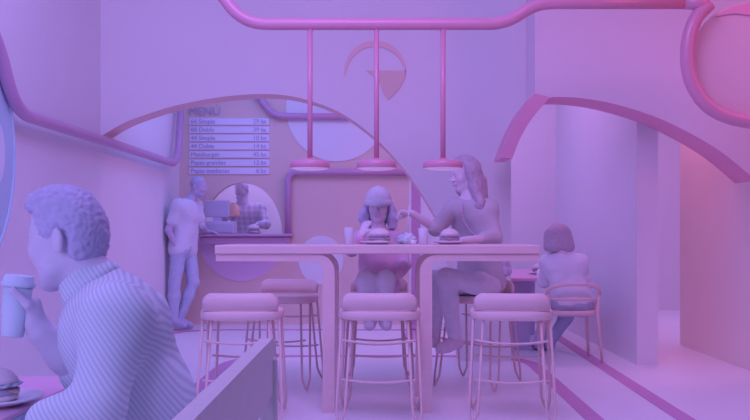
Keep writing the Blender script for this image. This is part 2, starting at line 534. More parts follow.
struct(box('floor', (-2.6, -1.0, -.12), (6.2, 14.0, 0), FLOORM), 'pale polished floor running through the whole restaurant', 'floor')
struct(box('wall_left', (-2.62, -1.0, 0), (-2.40, 12.8, 3.6), WHITE), 'white side wall on the left behind the man with the paper cup', 'wall')

# back wall with the half round serving hatch, peach with white remainder
hatch = [(282, 233.6)] + ellipse(242, 233.6, 40, 51, 0, 180, 28)[1:-1] + [(202, 233.6)]
bm = bmesh.new()
add_prism(bm, [[(179.5, -30), (409.2, -30), (409.2, 324.2), (179.5, 324.2)], hatch], lambda a, b: P(a, b, BACK), Vector((0, .16, 0)),
          lambda a, b: 0)
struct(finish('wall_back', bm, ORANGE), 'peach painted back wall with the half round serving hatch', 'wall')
p0, p1 = P(409.2, 324.2, BACK), P(560, -30, BACK)
struct(box('wall_back_white', (p0.x, BACK, 0), (2.40, BACK + .16, 3.6), WHITE), 'white back wall right of the peach wall', 'wall')
# the kitchen niche behind the hatch
struct(box('wall_kitchen', (-2.40, 12.55, 0), (.3, 12.7, 3.4), WHITE), 'white kitchen wall seen through the serving hatch', 'wall')

# left arch wall: soffit wall whose lower edge is the wide arch, with the pier on its right
arch1 = smooth_curve([(98, 138.5), (118, 126), (140, 116.5), (180, 104.5), (225, 96.5), (265, 94.0), (300, 98), (340, 112.5), (375, 138),
                      (407, 172.5), (433, 212), (444, 234), (452, 285), (459, 361.2)], 5)
loop1 = [(98, -45)] + arch1 + [(511, 361.2), (511, 150), (538, 100), (570, 84), (570, -45)]
def arch1_side(a, b):
    on = lambda p: p.y > 80 and p.x < 462
    return 1 if on(a) and on(b) and not (abs(a.x - b.x) < .5 and a.x < 99) else 0
o = slab('wall_arch_left', [loop1], FRONT_WALL, .28, WHITE, side_mat=arch1_side, mats=[WHITE, SALMON])
struct(o, 'white wall over the wide arch with a salmon inner edge, left of centre', 'wall')

# right arch wall, nearer, hanging over the booth with the seated woman
arch2 = smooth_curve([(512.5, 158), (519, 141), (528, 124.5), (538, 111), (549.5, 97.8)], 5)
arch2b = smooth_curve([(549.5, 97.0), (575, 97.6), (607, 102.3), (645, 113), (680, 128), (720, 151), (756.3, 180.5)], 5)
outer = smooth_curve([(535, 93.5), (524, 107), (515, 122), (507, 140), (500.5, 158)], 5)
loop2 = [(535, -45)] + outer + arch2 + arch2b[1:] + [(756.3, 373), (1150, 373), (1150, -45)]
def arch2_side(a, b):
    return 0 if max(a.x, b.x) > 757 or not (a.y > 80 and b.y > 80) else (2 if min(a.x, b.x) > 755.5 else 1)
o = slab('wall_arch_right', [loop2], RIGHT_WALL, .42, WHITE_LIT, side_mat=arch2_side, mats=[WHITE_LIT, PINKFLAT, PEACH_LIT])
struct(o, 'white hanging wall with the magenta edged arch on the right', 'wall')
leg = outer + arch2 + [(549.5, 97.0), (535, 93.5)]
struct(slab('trim_1', [leg[:-1]], RIGHT_WALL - .012, .012, PINKFLAT), 'broad magenta painted foot of the right arch', 'wall trim')

# partition beside the seated woman, corridor, peach side wall on the right
struct(box('wall_partition', (2.22, 7.63, 0), (2.40, BACK, 3.6), WHITE), 'white partition to the right of the woman seen from behind', 'wall')
struct(box('wall_right', (3.05, 7.62, 0), (3.25, 9.0, 3.4), PEACH_LIT), 'peach side wall at the right edge under the arch', 'wall')
struct(box('wall_corridor', (2.40, 13.1, 0), (6.2, 13.3, 3.4), WHITE), 'white far wall of the corridor beyond the right arch', 'wall')

# painted shapes on the back wall
def trim(n, loops, Y, t, m, label):
    return struct(slab('trim_%d' % n, loops, Y, t, m), label, 'wall trim')
trim(2, [ellipse(337, 108, 51, 53.5)], BACK - .010, .010, WHITE, 'large white painted disc on the peach wall under the arch top')
trim(3, [ellipse(321, 260, 22.5, 24.5)], BACK - .010, .010, WHITE, 'smaller white painted disc on the peach wall behind the table')
trim(4, [ellipse(241, 233.6, 44.5, 47.5, 180, 360, 28)], BACK - .012, .012, HALFD, 'magenta half disc under the serving counter')
trim(5, [[(411.5, 60), (420.5, 60), (420.5, 324), (411.5, 324)]], BACK - .008, .008, STRIPEM, 'magenta vertical band on the back wall behind the woman hand')

# floor stripes: outlines on the floor, a few millimetres thick
def ribbon(n, pts, w, label, rad=.5, z=.004):
    c = fillet([Vector((x, y, 0)) for x, y in pts], rad, 10)
    bm = bmesh.new(); rows = []
    for i, p in enumerate(c):
        t = (c[min(i + 1, len(c) - 1)] - c[max(i - 1, 0)]).normalized(); nn = Vector((-t.y, t.x, 0)) * w / 2
        rows.append([bm.verts.new(p + nn + Vector((0, 0, h))) for h in (0.0005, z)] + [bm.verts.new(p - nn + Vector((0, 0, h))) for h in (z, 0.0005)])
    for A, B in zip(rows, rows[1:]):
        for k in range(4):
            bm.faces.new([A[k], A[(k + 1) % 4], B[(k + 1) % 4], B[k]])
    bm.faces.new(rows[0]); bm.faces.new(rows[-1][::-1])
    struct(finish('trim_%d' % n, bm, STRIPEM), label, 'floor stripe')
ribbon(6, [(-1.30, 4.6), (-1.27, 8.18), (1.36, 8.18), (1.30, 4.4)], .11, 'inner magenta floor stripe looping under the bar table', .62)
ribbon(7, [(-2.33, 7.4), (-2.30, 10.40), (1.98, 10.40), (1.84, 4.4)], .11, 'outer magenta floor stripe along the back and right side', .7)
ribbon(8, [(.45, BACK), (.35, 9.2), (1.6, 9.12)], .11, 'short magenta floor stripe coming down from the wall band', .35)

# ================================================================== PIPES AND LAMPS
LY = 6.0
pp = [P(196, -40, LY), P(243, 24, LY), P(506, 24, LY), P(536, 3.0, LY), P(690, 3.0, LY)]
path = fillet(pp, .16, 8)
cp = thing('ceiling_pipe', 'thick magenta pipe across the top that carries three pendant lamps', 'pipe', P(375, 24, LY))
tube('pipe_run', path, .041, PINK, cp, 16)
ring = smooth_curve([tuple(P(x, y, LY)) for x, y in ((709, 4), (697, 17), (690, 34), (687.5, 52), (688.5, 70), (694, 87), (704, 102), (718, 112.5), (736, 119), (762, 122), (790, 116))], 6)
tube('pipe_loop', ring, .048, PINK, cp, 16)
tube('pipe_elbow', [P(684, 3, LY), P(700, 3.2, LY), P(707.5, 4.5, LY)], [.041, .046, .046], PINK, cp, 16)

wp = [P(-30, -10, 2.30 * F / 405), P(-3, 38, 2.30 * F / 378), P(15, 112, 2.30 * F / 358), P(178, 165, 2.30 * F / 197.0), P(181.5, 95, 2.30 * F / 192.0)]
tag(tube('wall_pipe', fillet(wp, .34, 8), .042, PINKB, None, 14), 'magenta pipe sloping along the left wall and turning up in the corner', 'pipe')
zp = [P(244, 78, BACK - .05), P(273, 116, BACK - .05), P(352, 116.5, BACK - .05)]
tag(tube('wall_pipe', fillet(zp, .14, 6), .040, PINKB, None, 12), 'magenta pipe bent beside the top right corner of the menu', 'pipe')
fp = [P(288, 236, BACK - .05), P(288, 172, BACK - .05), P(416, 172, BACK - .05)]
tag(tube('wall_pipe', fillet(fp, .12, 6), .040, PINKB, None, 12), 'magenta pipe rising from the counter and running behind the lamp shades', 'pipe')

def pendant(x, label):
    top = P(x, 27, LY)
    t = thing('pendant_lamp', label, 'lamp', (top.x, LY, 1.53), 'pendant lamps over the bar table')
    tube('rod', [(top.x, LY, top.z), (top.x, LY, 1.60)], .0175, PINK, t, 14)
    z = P(x, 160, LY).z
    lathe('shade', [(0, z + .012), (.030, z + .012), (.036, z + .002), (.115, z - .004), (.131, z - .014), (.134, z - .05), (.128, z - .055), (.0, z - .052)], PINK, t, (top.x, LY, 0), 40)
    lathe('diffuser', [(.126, z - .052), (.126, z - .058), (.09, z - .066), (0, z - .069)], LAMPW, t, (top.x, LY, 0), 40)
pendant(310, 'leftmost of the three magenta pendant lamps, hanging over the empty table end')
pendant(376.5, 'middle magenta pendant lamp, hanging above the child in the white cap')
pendant(443, 'rightmost of the three magenta pendant lamps, in front of the woman hair')

# ================================================================== SIGNS
# menu on the peach wall
MY = BACK - .012
mb = thing('menu_board', 'wall menu with a large title and seven pale price strips', 'menu', P(229, 176, MY))
text_mesh('title_lettering', 'MEN\u00da', .146, INK, mb, P(188.4, 115.2, MY - .004), .003, wide=.98)
rows = [('66 Simple', '29 bs'), ('88 Doble', '39 bs'), ('44 Simple', '10 bs'), ('44 Doble', '14 bs'), ('Mataburger', '45 bs'), ('Papas grandes', '12 bs'), ('Papas medianas', '6 bs')]
for i, (a, b_) in enumerate(rows):
    y0 = 118.2 + 8.24 * i
    lo, hi = P(189.4, y0 + 6.6, MY), P(269.3, y0, MY)
    st = box('price_strip', (lo.x, MY - .004, lo.z), (hi.x, BACK - .002, hi.z), PANEL, mb)
    at = P(190.8, y0 + 5.2, MY - .007)
    for wd in a.split():                                   # each word a piece of lettering of its own
        t = text_mesh('dish_lettering', wd, .076, INK, st, at, .002)
        at = Vector((max(v.co.x for v in t.data.vertices) + .024, at.y, at.z))
    at = P(266.3, y0 + 5.2, MY - .007)
    for wd in reversed(b_.split()):
        t = text_mesh('price_lettering', wd, .076, INK, st, at, .002, 'RIGHT')
        at = Vector((min(v.co.x for v in t.data.vertices) - .024, at.y, at.z))

# round sign on the left wall
sc, sr = Vector((-2.40, 5.04, 1.62)), .82
rs = thing('round_sign', 'large dark blue round sign with pale lettering on the left wall', 'sign', sc)
bm = bmesh.new()
add_prism(bm, [[(math.cos(a) * sr, math.sin(a) * sr) for a in [2 * math.pi * i / 72 for i in range(72)]]], lambda a, b: Vector((-2.35, sc.y + a, sc.z + b)), Vector((-.05, 0, 0)))
finish('panel', bm, SIGNM, rs)
bm = bmesh.new()
add_prism(bm, [[(math.cos(a) * .13 + .53, math.sin(a) * .20 + .0) for a in [2 * math.pi * i / 40 for i in range(40)]]], lambda a, b: Vector((-2.342, sc.y + a, sc.z + b)), Vector((-.008, 0, 0)))
finish('emblem', bm, SIGNW, rs)
bm = bmesh.new()
add_tube(bm, [(-2.35, sc.y + math.cos(2 * math.pi * i / 72) * sr, sc.z + math.sin(2 * math.pi * i / 72) * sr) for i in range(72)], .012, 8, closed=True)
finish('rim', bm, SIGNM, rs, smooth=True)

# round emblem on the arch wall: thin crescent and an orange wedge
we = thing('wall_emblem', 'orange crescent and wedge emblem on the white wall behind the lamp rods', 'emblem', P(375, 100, FRONT_WALL))
co = ellipse(375, 72, 31, 31.5, 186, 2, 40); ci = ellipse(375.5, 76.5, 30, 30, 0, 178, 40)
slab('crescent', [co + ci], FRONT_WALL - .012, .012, SALMON, we)
wedge = [(366, 70.5), (406, 70.5)] + smooth_curve([(406, 70.5), (404, 80), (398, 90), (388, 100)], 5)[1:] + smooth_curve([(388, 100), (383, 92), (379, 82), (366, 70.5)], 5)[1:-1]
slab('wedge', [wedge], FRONT_WALL - .012, .012, ORANGE, we)

# sign disc inside the pipe loop at top right
ds = thing('disc_sign', 'rose-light tinted round wall disc with a darker crescent inside the pipe loop', 'sign', P(752, 115, LY + .12))
slab('disc', [ellipse(753, 61, 62, 60)], LY + .10, .03, mat('rose lit disc paint', (.80, .66, .70), .6, .02, 4), ds)  # wall-coloured disc, its rose tint is light put into the colour
cres = smooth_curve([(715, 16.5), (728, 9), (741, 5), (756, 4), (775, 8), (790, 16)], 5) + smooth_curve([(790, 16), (776, 16), (760, 15.5), (746, 14.5), (733, 13.5), (715, 16.5)], 5)[1:-1]
slab('crescent', [cres], LY + .085, .015, PINKFLAT, ds)

# ================================================================== SERVING COUNTER
CZ = P(240, 233.6, BACK).z
ct = thing('serving_counter', 'rounded magenta serving counter below the half round hatch', 'counter', P(243, 243, BACK - .2))
bm = bmesh.new()
x0, x1 = P(196, 0, BACK - .35).x, P(291, 0, BACK - .35).x
add_box(bm, (x0, BACK - .36, CZ - .035), (x1, BACK - .002, CZ), .012)
finish('counter_top', bm, PINKB, ct)
bm = bmesh.new(); add_box(bm, (x0 + .04, BACK - .31, CZ - .125), (x1 - .04, BACK - .02, CZ - .036), .02)
finish('apron', bm, PINKB, ct)

rg = thing('cash_register', 'dark cash register with a flat monitor on the serving counter', 'register', P(220, 232, BACK - .05))
ry = BACK - .10
a, b_ = P(204.5, 217.2, ry), P(229.5, 200.3, ry)
bm = bmesh.new(); add_box(bm, (a.x, ry - .02, a.z), (b_.x, ry + .02, b_.z), .006); mo = finish('monitor', bm, DEVICE, rg)
box('screen', (a.x + .012, ry - .023, a.z + .012), (b_.x - .012, ry - .0195, b_.z - .012), SCREEN, mo)
a, b_ = P(213, 222.2, ry), P(221.5, 216.5, ry)
box('stand', (a.x, ry - .012, a.z), (b_.x, ry + .03, b_.z), DEVICE, rg)
a, b_ = P(204, 233.4, ry), P(236, 221.5, ry)
bm = bmesh.new(); add_box(bm, (a.x, ry - .13, CZ + .0005), (b_.x, ry + .09, b_.z), .01); bs = finish('cash_drawer', bm, DEVICE, rg)
box('drawer_front', (a.x + .02, ry - .136, CZ + .02), (b_.x - .02, ry - .1295, b_.z - .035), SCREEN, bs)

# ================================================================== FOOD AND TABLEWARE
def plate(x, y, z, r, label, m=CERAMIC):
    o = lathe('plate', [(0, 0), (r * .55, 0), (r * .62, .004), (r * .98, .016), (r, .019), (r * .97, .021), (r * .62, .009), (0, .007)], m, None, (0, 0, 0), 40)
    o.location = (x, y, z)
    return tag(o, label, 'plate', 'plates')

def burger(x, y, z, s, label, rz=0.0, wide=1.0):
    t = thing('burger', label, 'burger', (0, 0, 0), 'burgers on plates')
    rnd = random.Random(int(abs(x) * 1000 + y * 100))
    ph = rnd.random() * 6
    lathe('bottom_bun', [(0, 0), (.85 * s, 0), (s, .12 * s), (s * .98, .26 * s), (.9 * s, .30 * s), (0, .31 * s)], BUN, t)
    wv = lambda amp, fq: (lambda r, zz, a: (r * (1 + amp * math.sin(fq * a + ph)), zz + s * amp * .8 * math.sin((fq + 2) * a + ph)))
    lathe('patty', [(0, .30 * s), (.98 * s, .30 * s), (1.04 * s, .38 * s), (1.03 * s, .50 * s), (.97 * s, .56 * s), (0, .56 * s)], PATTY, t, wob=wv(.02, 9))
    bm = bmesh.new()
    q = 1.0 * s
    rings = [[bm.verts.new((q * sx * k / 4, q * sy * k / 4, .575 * s - (0.17 * s * max(0, (math.hypot(q * sx * k / 4, q * sy * k / 4) - .9 * s) / s) * 2.2)))
              for sx, sy in [(math.cos(a) / max(abs(math.cos(a)), abs(math.sin(a))), math.sin(a) / max(abs(math.cos(a)), abs(math.sin(a)))) for a in [2 * math.pi * j / 32 for j in range(32)]]] for k in range(1, 5)]
    cvt = bm.verts.new((0, 0, .575 * s))
    for j in range(32): bm.faces.new([cvt, rings[0][j], rings[0][(j + 1) % 32]])
    for A, B in zip(rings, rings[1:]):
        for j in range(32): bm.faces.new([A[j], B[j], B[(j + 1) % 32], A[(j + 1) % 32]])
    bmesh.ops.solidify(bm, geom=bm.faces[:], thickness=.03 * s)
    finish('cheese_slice', bm, CHEESE, t)
    lathe('tomato', [(0, .60 * s), (.9 * s, .60 * s), (.95 * s, .66 * s), (.9 * s, .72 * s), (0, .72 * s)], TOMATO, t)
    lathe('lettuce', [(0, .72 * s), (.7 * s, .72 * s), (1.08 * s, .70 * s), (1.16 * s, .76 * s), (1.0 * s, .80 * s), (0, .80 * s)], LETTUCE, t, n=48, wob=wv(.05, 11))
    lathe('top_bun', [(0, .80 * s), (.94 * s, .80 * s), (1.0 * s, .88 * s), (.95 * s, 1.02 * s), (.80 * s, 1.22 * s), (.55 * s, 1.40 * s), (.28 * s, 1.49 * s), (0, 1.52 * s)], BUN, t)
    for c in t.children:
        c.data.transform(Matrix.Diagonal((wide, wide, 1, 1)))
    t.location = (x, y, z); t.rotation_euler = (0, 0, rz)
    return t

def tumbler(x, y, z, r, h, label, name='drinking_glass', fill=.8):
    t = thing(name, label, 'glass', (x, y, z), 'glasses on the bar table')
    lathe('glass_wall', [(0, 0), (r * .86, 0), (r * .9, .004), (r, h), (r * .95, h), (r * .84, .012), (0, .012)], GLASS, t, (x, y, z), 28)
    lathe('drink', [(0, .013), (r * .82, .013), (r * (.82 + .1 * fill), h * fill), (0, h * fill)], DRINK, t, (x, y, z), 28)
    return t

# ================================================================== BAR TABLE
TF, TB, TZ = 5.58, 6.24, 1.045
bt = thing('bar_table', 'high light wood bar table with rounded leg frames, mother and child behind it', 'table', (0, 5.9, 0))
xl, xr = P(214.5, 0, TF).x, P(540.5, 0, TF).x
bm = bmesh.new(); add_box(bm, (xl, TF, TZ - .056), (xr, TB, TZ), .008); finish('tabletop', bm, WOOD, bt)
def leg_frame(yf, sx):
    t = .075
    zt, zb = TZ - .057, TZ - .057 - .043
    if sx < 0: xe, xi = xl + .006, P(322.5, 0, TF).x          # end under the table tip, inner side of the leg
    else: xe, xi = xr - .006, P(432.2, 0, TF).x
    s = 1 if sx < 0 else -1                                     # towards the table middle
    xo = xi + s * t
    pts = [(xe, zt), (xe, zb)]
    R1, R2 = .045, .11
    pts += [(xi - s * R1 + s * R1 * math.sin(a), zb - R1 + R1 * math.cos(a)) for a in [math.pi / 2 * i / 6 for i in range(7)]]
    pts += [(xi, 0.0), (xo, 0.0)]
    pts += [(xo - s * R2 + s * R2 * math.cos(a), zt - R2 + R2 * math.sin(a)) for a in [math.pi / 2 * i / 8 for i in range(9)]]
    bm = bmesh.new(); add_prism(bm, [pts], lambda a, b: Vector((a, yf, b)), Vector((0, .07, 0)))
    finish('leg_frame', bm, WOOD, bt)
for yf in (TF + .012, TB - .085):
    for sx in (-1, 1): leg_frame(yf, sx)

def on_table(x, y): # depth on the table top for a base pixel row
    return (EYE - TZ) * F / (y - HY)
pY = 5.98
tumbler(P(349, 0, pY).x, pY, TZ, .0335, .112, 'drinking glass left of the child burger on the bar table')
tumbler(P(423.3, 0, pY - .05).x, pY - .05, TZ, .0335, .108, 'drinking glass between the white napkin and the woman burger')
X = P(377, 0, pY).x
plate(X, pY, TZ, .118, 'white plate under the burger in front of the child')
burger(X + .017, pY, TZ + .0085, .066, 'burger in front of the child in the white cap', 0, 1.12)
X = P(449.5, 0, pY).x
plate(X, pY, TZ, .110, 'pink rimmed plate under the burger in front of the dark haired woman', mat('rose glazed ceramic', (.84, .70, .82), .35, .02, 8))
burger(X, pY, TZ + .0085, .064, 'burger in front of the long haired woman in dark shirt', .7)
# crumpled napkin and little white cup
bm = bmesh.new()
bmesh.ops.create_icosphere(bm, subdivisions=4, radius=1)
cN = P(409.5, 238, 6.08)
for v in bm.verts:
    d = v.co.normalized()
    k = 1 + .35 * noise.noise(d * 2.6 + Vector((3, 1, 2))) + .08 * noise.noise(d * 6)
    v.co = Vector((d.x * .062 * k, d.y * .05 * k, max(d.z * .042 * k, -.03)))
    v.co.z += .0302
o = finish('napkin', bm, PAPER, None, smooth=True); o.location = (cN.x - .02, 6.10, TZ + .0005)
tag(o, 'crumpled white napkin on the bar table below the outstretched hand', 'napkin')
sc_ = thing('sauce_cup', 'small pale sauce cup beside the crumpled napkin', 'cup', (P(413.5, 0, 5.92).x, 5.92, TZ))
lathe('cup_wall', [(0, 0), (.018, 0), (.022, .03), (.02, .03), (.017, .005), (0, .005)], CERAMIC, sc_, sc_.location, 24)
lathe('sauce', [(0, .006), (.0168, .006), (.019, .024), (0, .024)], TOMATO, sc_, sc_.location, 24)

# ================================================================== STOOLS
def superellipse(rx, ry, e=3.0, n=40):
    out = []
    for i in range(n):
        a = 2 * math.pi * i / n; c, s = math.cos(a), math.sin(a)
        out.append((rx * math.copysign(abs(c) ** (2 / e), c), ry * math.copysign(abs(s) ** (2 / e), s)))
    return out

def add_loft(bm, rings):
    R = [[bm.verts.new(p) for p in r] for r in rings]
    n = len(R[0])
    for A, B in zip(R, R[1:]):
        for k in range(n): bm.faces.new([A[k], A[(k + 1) % n], B[(k + 1) % n], B[k]])
    bm.faces.new(R[0][::-1]); bm.faces.new(R[-1])

def make_stool(label):
    t = thing('bar_stool', label, 'stool', (0, 0, 0), 'bar stools around the high table')
    bm = bmesh.new()
    rings = []
    for f, z in ((.90, .612), (.97, .616), (1.0, .630), (1.0, .655), (.985, .664), (.93, .668)):
        rings.append([(x * f, y * f, z) for x, y in superellipse(.245, .215, 3.2)])
    for f, z in ((.6, .660), (.2, .656)):
        rings.append([(x * f, y * f, z) for x, y in superellipse(.245, .215, 3.2)])
    add_loft(bm, rings); finish('seat', bm, WOOD, t, smooth=True)
    # low curved backrest along the -Y side
    bm = bmesh.new(); rows = []
    N = 24
    for i in range(N + 1):
        u = -1 + 2 * i / N
        x = .218 * u; y = -.205 + .045 * abs(u) ** 3
        top = .772 - .03 * max(0, (abs(u) - .78) / .22) ** 2
        th = .020
        rows.append([(x, y, .672), (x * 1.01, y - .012, (top + .672) / 2), (x, y - .006, top - .006), (x * .99, y + th * .5, top), (x * .97, y + th, top - .006), (x * .96, y + th, .672)])
    add_loft(bm, [[Vector(p) for p in r] for r in rows]); finish('backrest', bm, WOOD, t, smooth=True)
    for sx in (-1, 1):
        for sy in (-1, 1):
            bm = bmesh.new()
            foot = Vector((sx * .232, sy * .265, .008))
            a0 = Vector((sx * .222, sy * .120, .618)); b0 = Vector((sx * .165, sy * .165, .618))
            a1 = Vector((sx * .246, sy * .225, .09)); b1 = Vector((sx * .195, sy * .255, .09))
            add_tube(bm, fillet([a0, a1, foot, b1, b0], .02, 4), .0085, 8)
            finish('hairpin_leg', bm, RODM, t, smooth=True)
    for y, zz, bow in ((-.20, .50, -.03), (-.215, .275, -.01), (.215, .36, .02)):
        bm = bmesh.new()
        add_tube(bm, smooth_curve([(-.212, y, zz), (-.10, y + bow * .8, zz - .012), (0, y + bow, zz - .016), (.10, y + bow * .8, zz - .012), (.212, y, zz)], 4), .007, 8)
        finish('footrest', bm, RODM, t, smooth=True)
    return t
st0 = make_stool('empty bar stool at the near side of the table, left end')
def put_stool(x, Y, rz, label, first=[True]):
    X = P(x, 0, Y).x
    if first[0]:
        first[0] = False; st0.location = (X, Y, 0); st0.rotation_euler = (0, 0, rz); st0['label'] = label; return st0
    return dup(st0, (X, Y, 0), rz, label)
put_stool(243, 5.39, .05, 'empty bar stool at the near left end of the bar table')
put_stool(380, 5.40, -.03, 'empty bar stool at the near side of the bar table, in front of the child')
put_stool(511, 5.38, -.12, 'empty bar stool at the near right end of the bar table')
put_stool(284, 6.62, math.pi - .15, 'empty bar stool behind the table, below the leftmost pendant lamp')
put_stool(379, 6.72, math.pi, 'bar stool the child in the white cap sits on')
put_stool(478, 6.62, math.pi - .5, 'bar stool the long haired woman in dark shirt sits on')

# ================================================================== FOREGROUND TABLE AND BENCH
FZ = .72
ft = thing('cafe_table', 'raspberry topped cafe table at the bottom left under the man burger', 'table', (-1.25, 2.22, 0))
bm = bmesh.new(); add_box(bm, (-1.75, 1.93, FZ - .012), (-.80, 2.52, FZ), .004); finish('tabletop', bm, REDTOP, ft)
bm = bmesh.new(); add_box(bm, (-1.748, 1.932, FZ - .036), (-.802, 2.518, FZ - .0125), .003); finish('table_edge', bm, PAPER, ft)
tube('pedestal', [(-1.28, 2.22, .03), (-1.28, 2.22, FZ - .037)], .035, PINK, ft, 16)
lathe('base', [(0, 0), (.24, 0), (.24, .012), (.05, .03), (0, .03)], PINK, ft, (-1.28, 2.22, 0), 32)
fx = P(-4, 0, 2.10).x
plate(fx, 2.10, FZ, .105, 'white plate with a burger on the raspberry table beside the man')
burger(fx - .004, 2.11, FZ + .0085, .050, 'large burger on the raspberry table in front of the man', .4)

bn = thing('wooden_bench', 'light wood bench with a rounded backrest under the man in pinstripe shirt', 'bench', (-.5, 1.8, 0))
bx = -.262
prof = []
bm = bmesh.new()
y0, y1 = 1.16, 2.36
out = [(y0, .715)] + [(y0 + .03 - .03 * math.cos(a), .82 + .03 * math.sin(a)) for a in [math.pi / 2 * i / 5 for i in range(6)]] + \
      [(y1 - .05 + .05 * math.sin(a), .80 + .05 * math.cos(a)) for a in [math.pi / 2 * i / 7 for i in range(8)]] + [(y1, .715), (y1 - .05, .708), (y1 - .2, .700), (y0 + .2, .700)]
add_prism(bm, [out], lambda a, b: Vector((bx + .0, a, b)), Vector((-.032, 0, 0)))
bmesh.ops.bevel(bm, geom=[e for e in bm.edges if e.calc_face_angle(0) > .9], offset=.007, segments=2, profile=.5, affect='EDGES')
finish('backrest', bm, WOODB, bn)
for yy in (y0 + .02, y1 - .055):
    bm = bmesh.new(); add_box(bm, (bx - .034, yy - .0, 0), (bx + .010, yy + .04, .80), .012); finish('leg', bm, WOODB, bn)
    bm = bmesh.new(); add_box(bm, (-.80, yy, 0), (-.765, yy + .035, .415), .008); finish('leg', bm, WOODB, bn)
bm = bmesh.new(); add_box(bm, (-.82, y0, .415), (bx - .032, y1, .45), .01); finish('seat', bm, WOODB, bn)

# ================================================================== BOOTH BEHIND THE PIER
rt = thing('booth_table', 'long raspberry table in front of the woman seen from behind', 'table', (1.62, 9, 0))
RZ = .712
bx0, bx1 = 1.15, P(579, 0, 8.2).x
bm = bmesh.new(); add_box(bm, (bx0, 8.15, RZ - .03), (bx1, 10.2, RZ), .006); finish('tabletop', bm, REDTOP, rt)
box('support_panel', (bx0 + .02, 8.6, 0), (P(530, 0, 8.6).x, 8.68, RZ - .031), mat('mauve laminate', (.66, .56, .74), .6, .03, 6), rt)
box('support_panel', (bx0 + .02, 9.9, 0), (bx1 - .1, 9.98, RZ - .031), mat('mauve laminate', (.66, .56, .74)), rt)
X = P(537.5, 0, 8.9).x
plate(X, 8.9, RZ, .105, 'white plate under the burger on the booth table by the pier')
burger(X + .02, 8.9, RZ + .0085, .068, 'burger on the booth table beside the woman seen from behind', 1.1)

ac = thing('armchair', 'light wood armchair with a hoop back under the woman seen from behind', 'chair', (P(570, 0, 7.95).x, 7.95, 0))
ax, ay = ac.location.x, 7.95
bm = bmesh.new()
add_loft(bm, [[(ax + x * f, ay + y * f, z) for x, y in superellipse(.21, .205, 3)] for f, z in ((.94, .405), (1, .415), (1, .438), (.95, .446), (.5, .440))])
finish('seat', bm, WOOD, ac, smooth=True)
hoop = smooth_curve([(ax + x, ay + y, z) for x, y, z in ((-.208, -.02, .43), (-.232, -.09, .56), (-.215, -.17, .635), (-.12, -.225, .672), (0, -.24, .678), (.12, -.225, .672), (.215, -.17, .635), (.232, -.09, .56), (.208, -.02, .43))], 6)
tube('top_rail', hoop, .0155, WOOD, ac, 10)
low = smooth_curve([(ax + x, ay + y, z) for x, y, z in ((-.205, -.12, .545), (-.12, -.19, .548), (0, -.212, .55), (.12, -.19, .548), (.205, -.12, .545))], 5)
tube('lower_rail', low, .013, WOOD, ac, 10)
for sx in (-1, 1):
    tube('leg', [(ax + sx * .226, ay - .13, .60), (ax + sx * .205, ay - .15, .43), (ax + sx * .235, ay - .20, 0)], [.013, .016, .011], WOOD, ac, 10)
    tube('leg', [(ax + sx * .190, ay + .16, .425), (ax + sx * .195, ay + .18, .25), (ax + sx * .215, ay + .22, 0)], [.016, .015, .011], WOOD, ac, 10)

# ================================================================== PEOPLE
def bind(name, b, vox, m, label):
    o = body_obj(name, b, vox, m)
    return tag(o, label, 'person')

# ---- man with the paper cup, foreground left
Y0 = 2.10
q = lambda x, y, d=0: P(x, y, Y0 + d)
hd = Head(q(64, 239.0), (-.94, .34, -.10), .240, depth=.84, ear=-.225)
J = dict(neck=q(99, 287), chest=q(117, 333, .0), waist=q(142, 404), pelvis=q(156, 478),
         shL=q(117, 322, -.16), shR=q(110, 316, .18), elL=P(97, 406, 1.84), wrL=P(45, 421, 1.84),
         elR=q(88, 376, .13), wrR=q(41, 332, .05),
         hipL=q(150, 482, -.10), hipR=q(150, 482, .10), knL=Vector((-.99, 1.99, .52)), knR=Vector((-.99, 2.22, .52)),
         anL=Vector((-.93, 1.98, .09)), anR=Vector((-.93, 2.23, .09)), toL=Vector((-1.10, 1.97, .035)), toR=Vector((-1.10, 2.24, .035)))
fig = Figure(J, 1.0, lat=(.0, -1, 0), fat=.86, trap=.40)
b = Body(); hd.build(b)
b.cone(hd.w(0, -.20, -.22), J['neck'], .046, .046, k=.04); b.cone(J['neck'], J['chest'], .048, .07, k=.05); fig.torso(b)
for S in 'LR': fig.arm(b, S); fig.leg(b, S); fig.foot(b, S)
b.cone(lerp(J['elR'], J['wrR'], -.1), lerp(J['elR'], J['wrR'], .5), .047, .042, k=.02); b.cone(lerp(J['elR'], J['wrR'], .5), J['wrR'], .042, .028, k=.02)
# right hand closed around the cup
ctop, cbot = P(19, 279, 2.13), P(12.5, 336, 2.13)
cax = (ctop - cbot).normalized()
cr = lambda t: .0255 + .0095 * t
sidev = Vector((1, 0, 0)); sidev = (sidev - cax * sidev.dot(cax)).normalized(); farv = cax.cross(sidev); farv = farv if farv.y > 0 else -farv
clen = (ctop - cbot).length
hc = []
for i in range(4):
    tt = .62 - .135 * i
    base = cbot + cax * clen * tt
    R = cr(tt) + .0085
    pts = [base + (sidev * math.cos(a) + farv * math.sin(a)) * (R + (.006 if a < .5 else 0)) for a in (-.05, .75, 1.5, 2.2, 2.7)][: (5 if i < 3 else 4)]
    hc.append(pts[0])
    for a_, c_ in zip(pts, pts[1:]): b.cone(a_, c_, .0092, .0085, k=.006)
for h in hc: b.cone(J['wrR'], h, .020, .012, k=.015)
tb = cbot + cax * clen * .60
th = [lerp(J['wrR'], hc[0], .45), tb + (sidev * .9 - farv * .65) * (cr(.6) + .011), tb + cax * .03 + (sidev * .1 - farv * 1.0) * (cr(.75) + .009)]
b.cone(th[0], th[1], .014, .0115, k=.012); b.cone(th[1], th[2], .0115, .0095, k=.006)
hand(b, J['wrL'], (-1, .0, -.55), (0, .3, -1), 1, .185, .3)
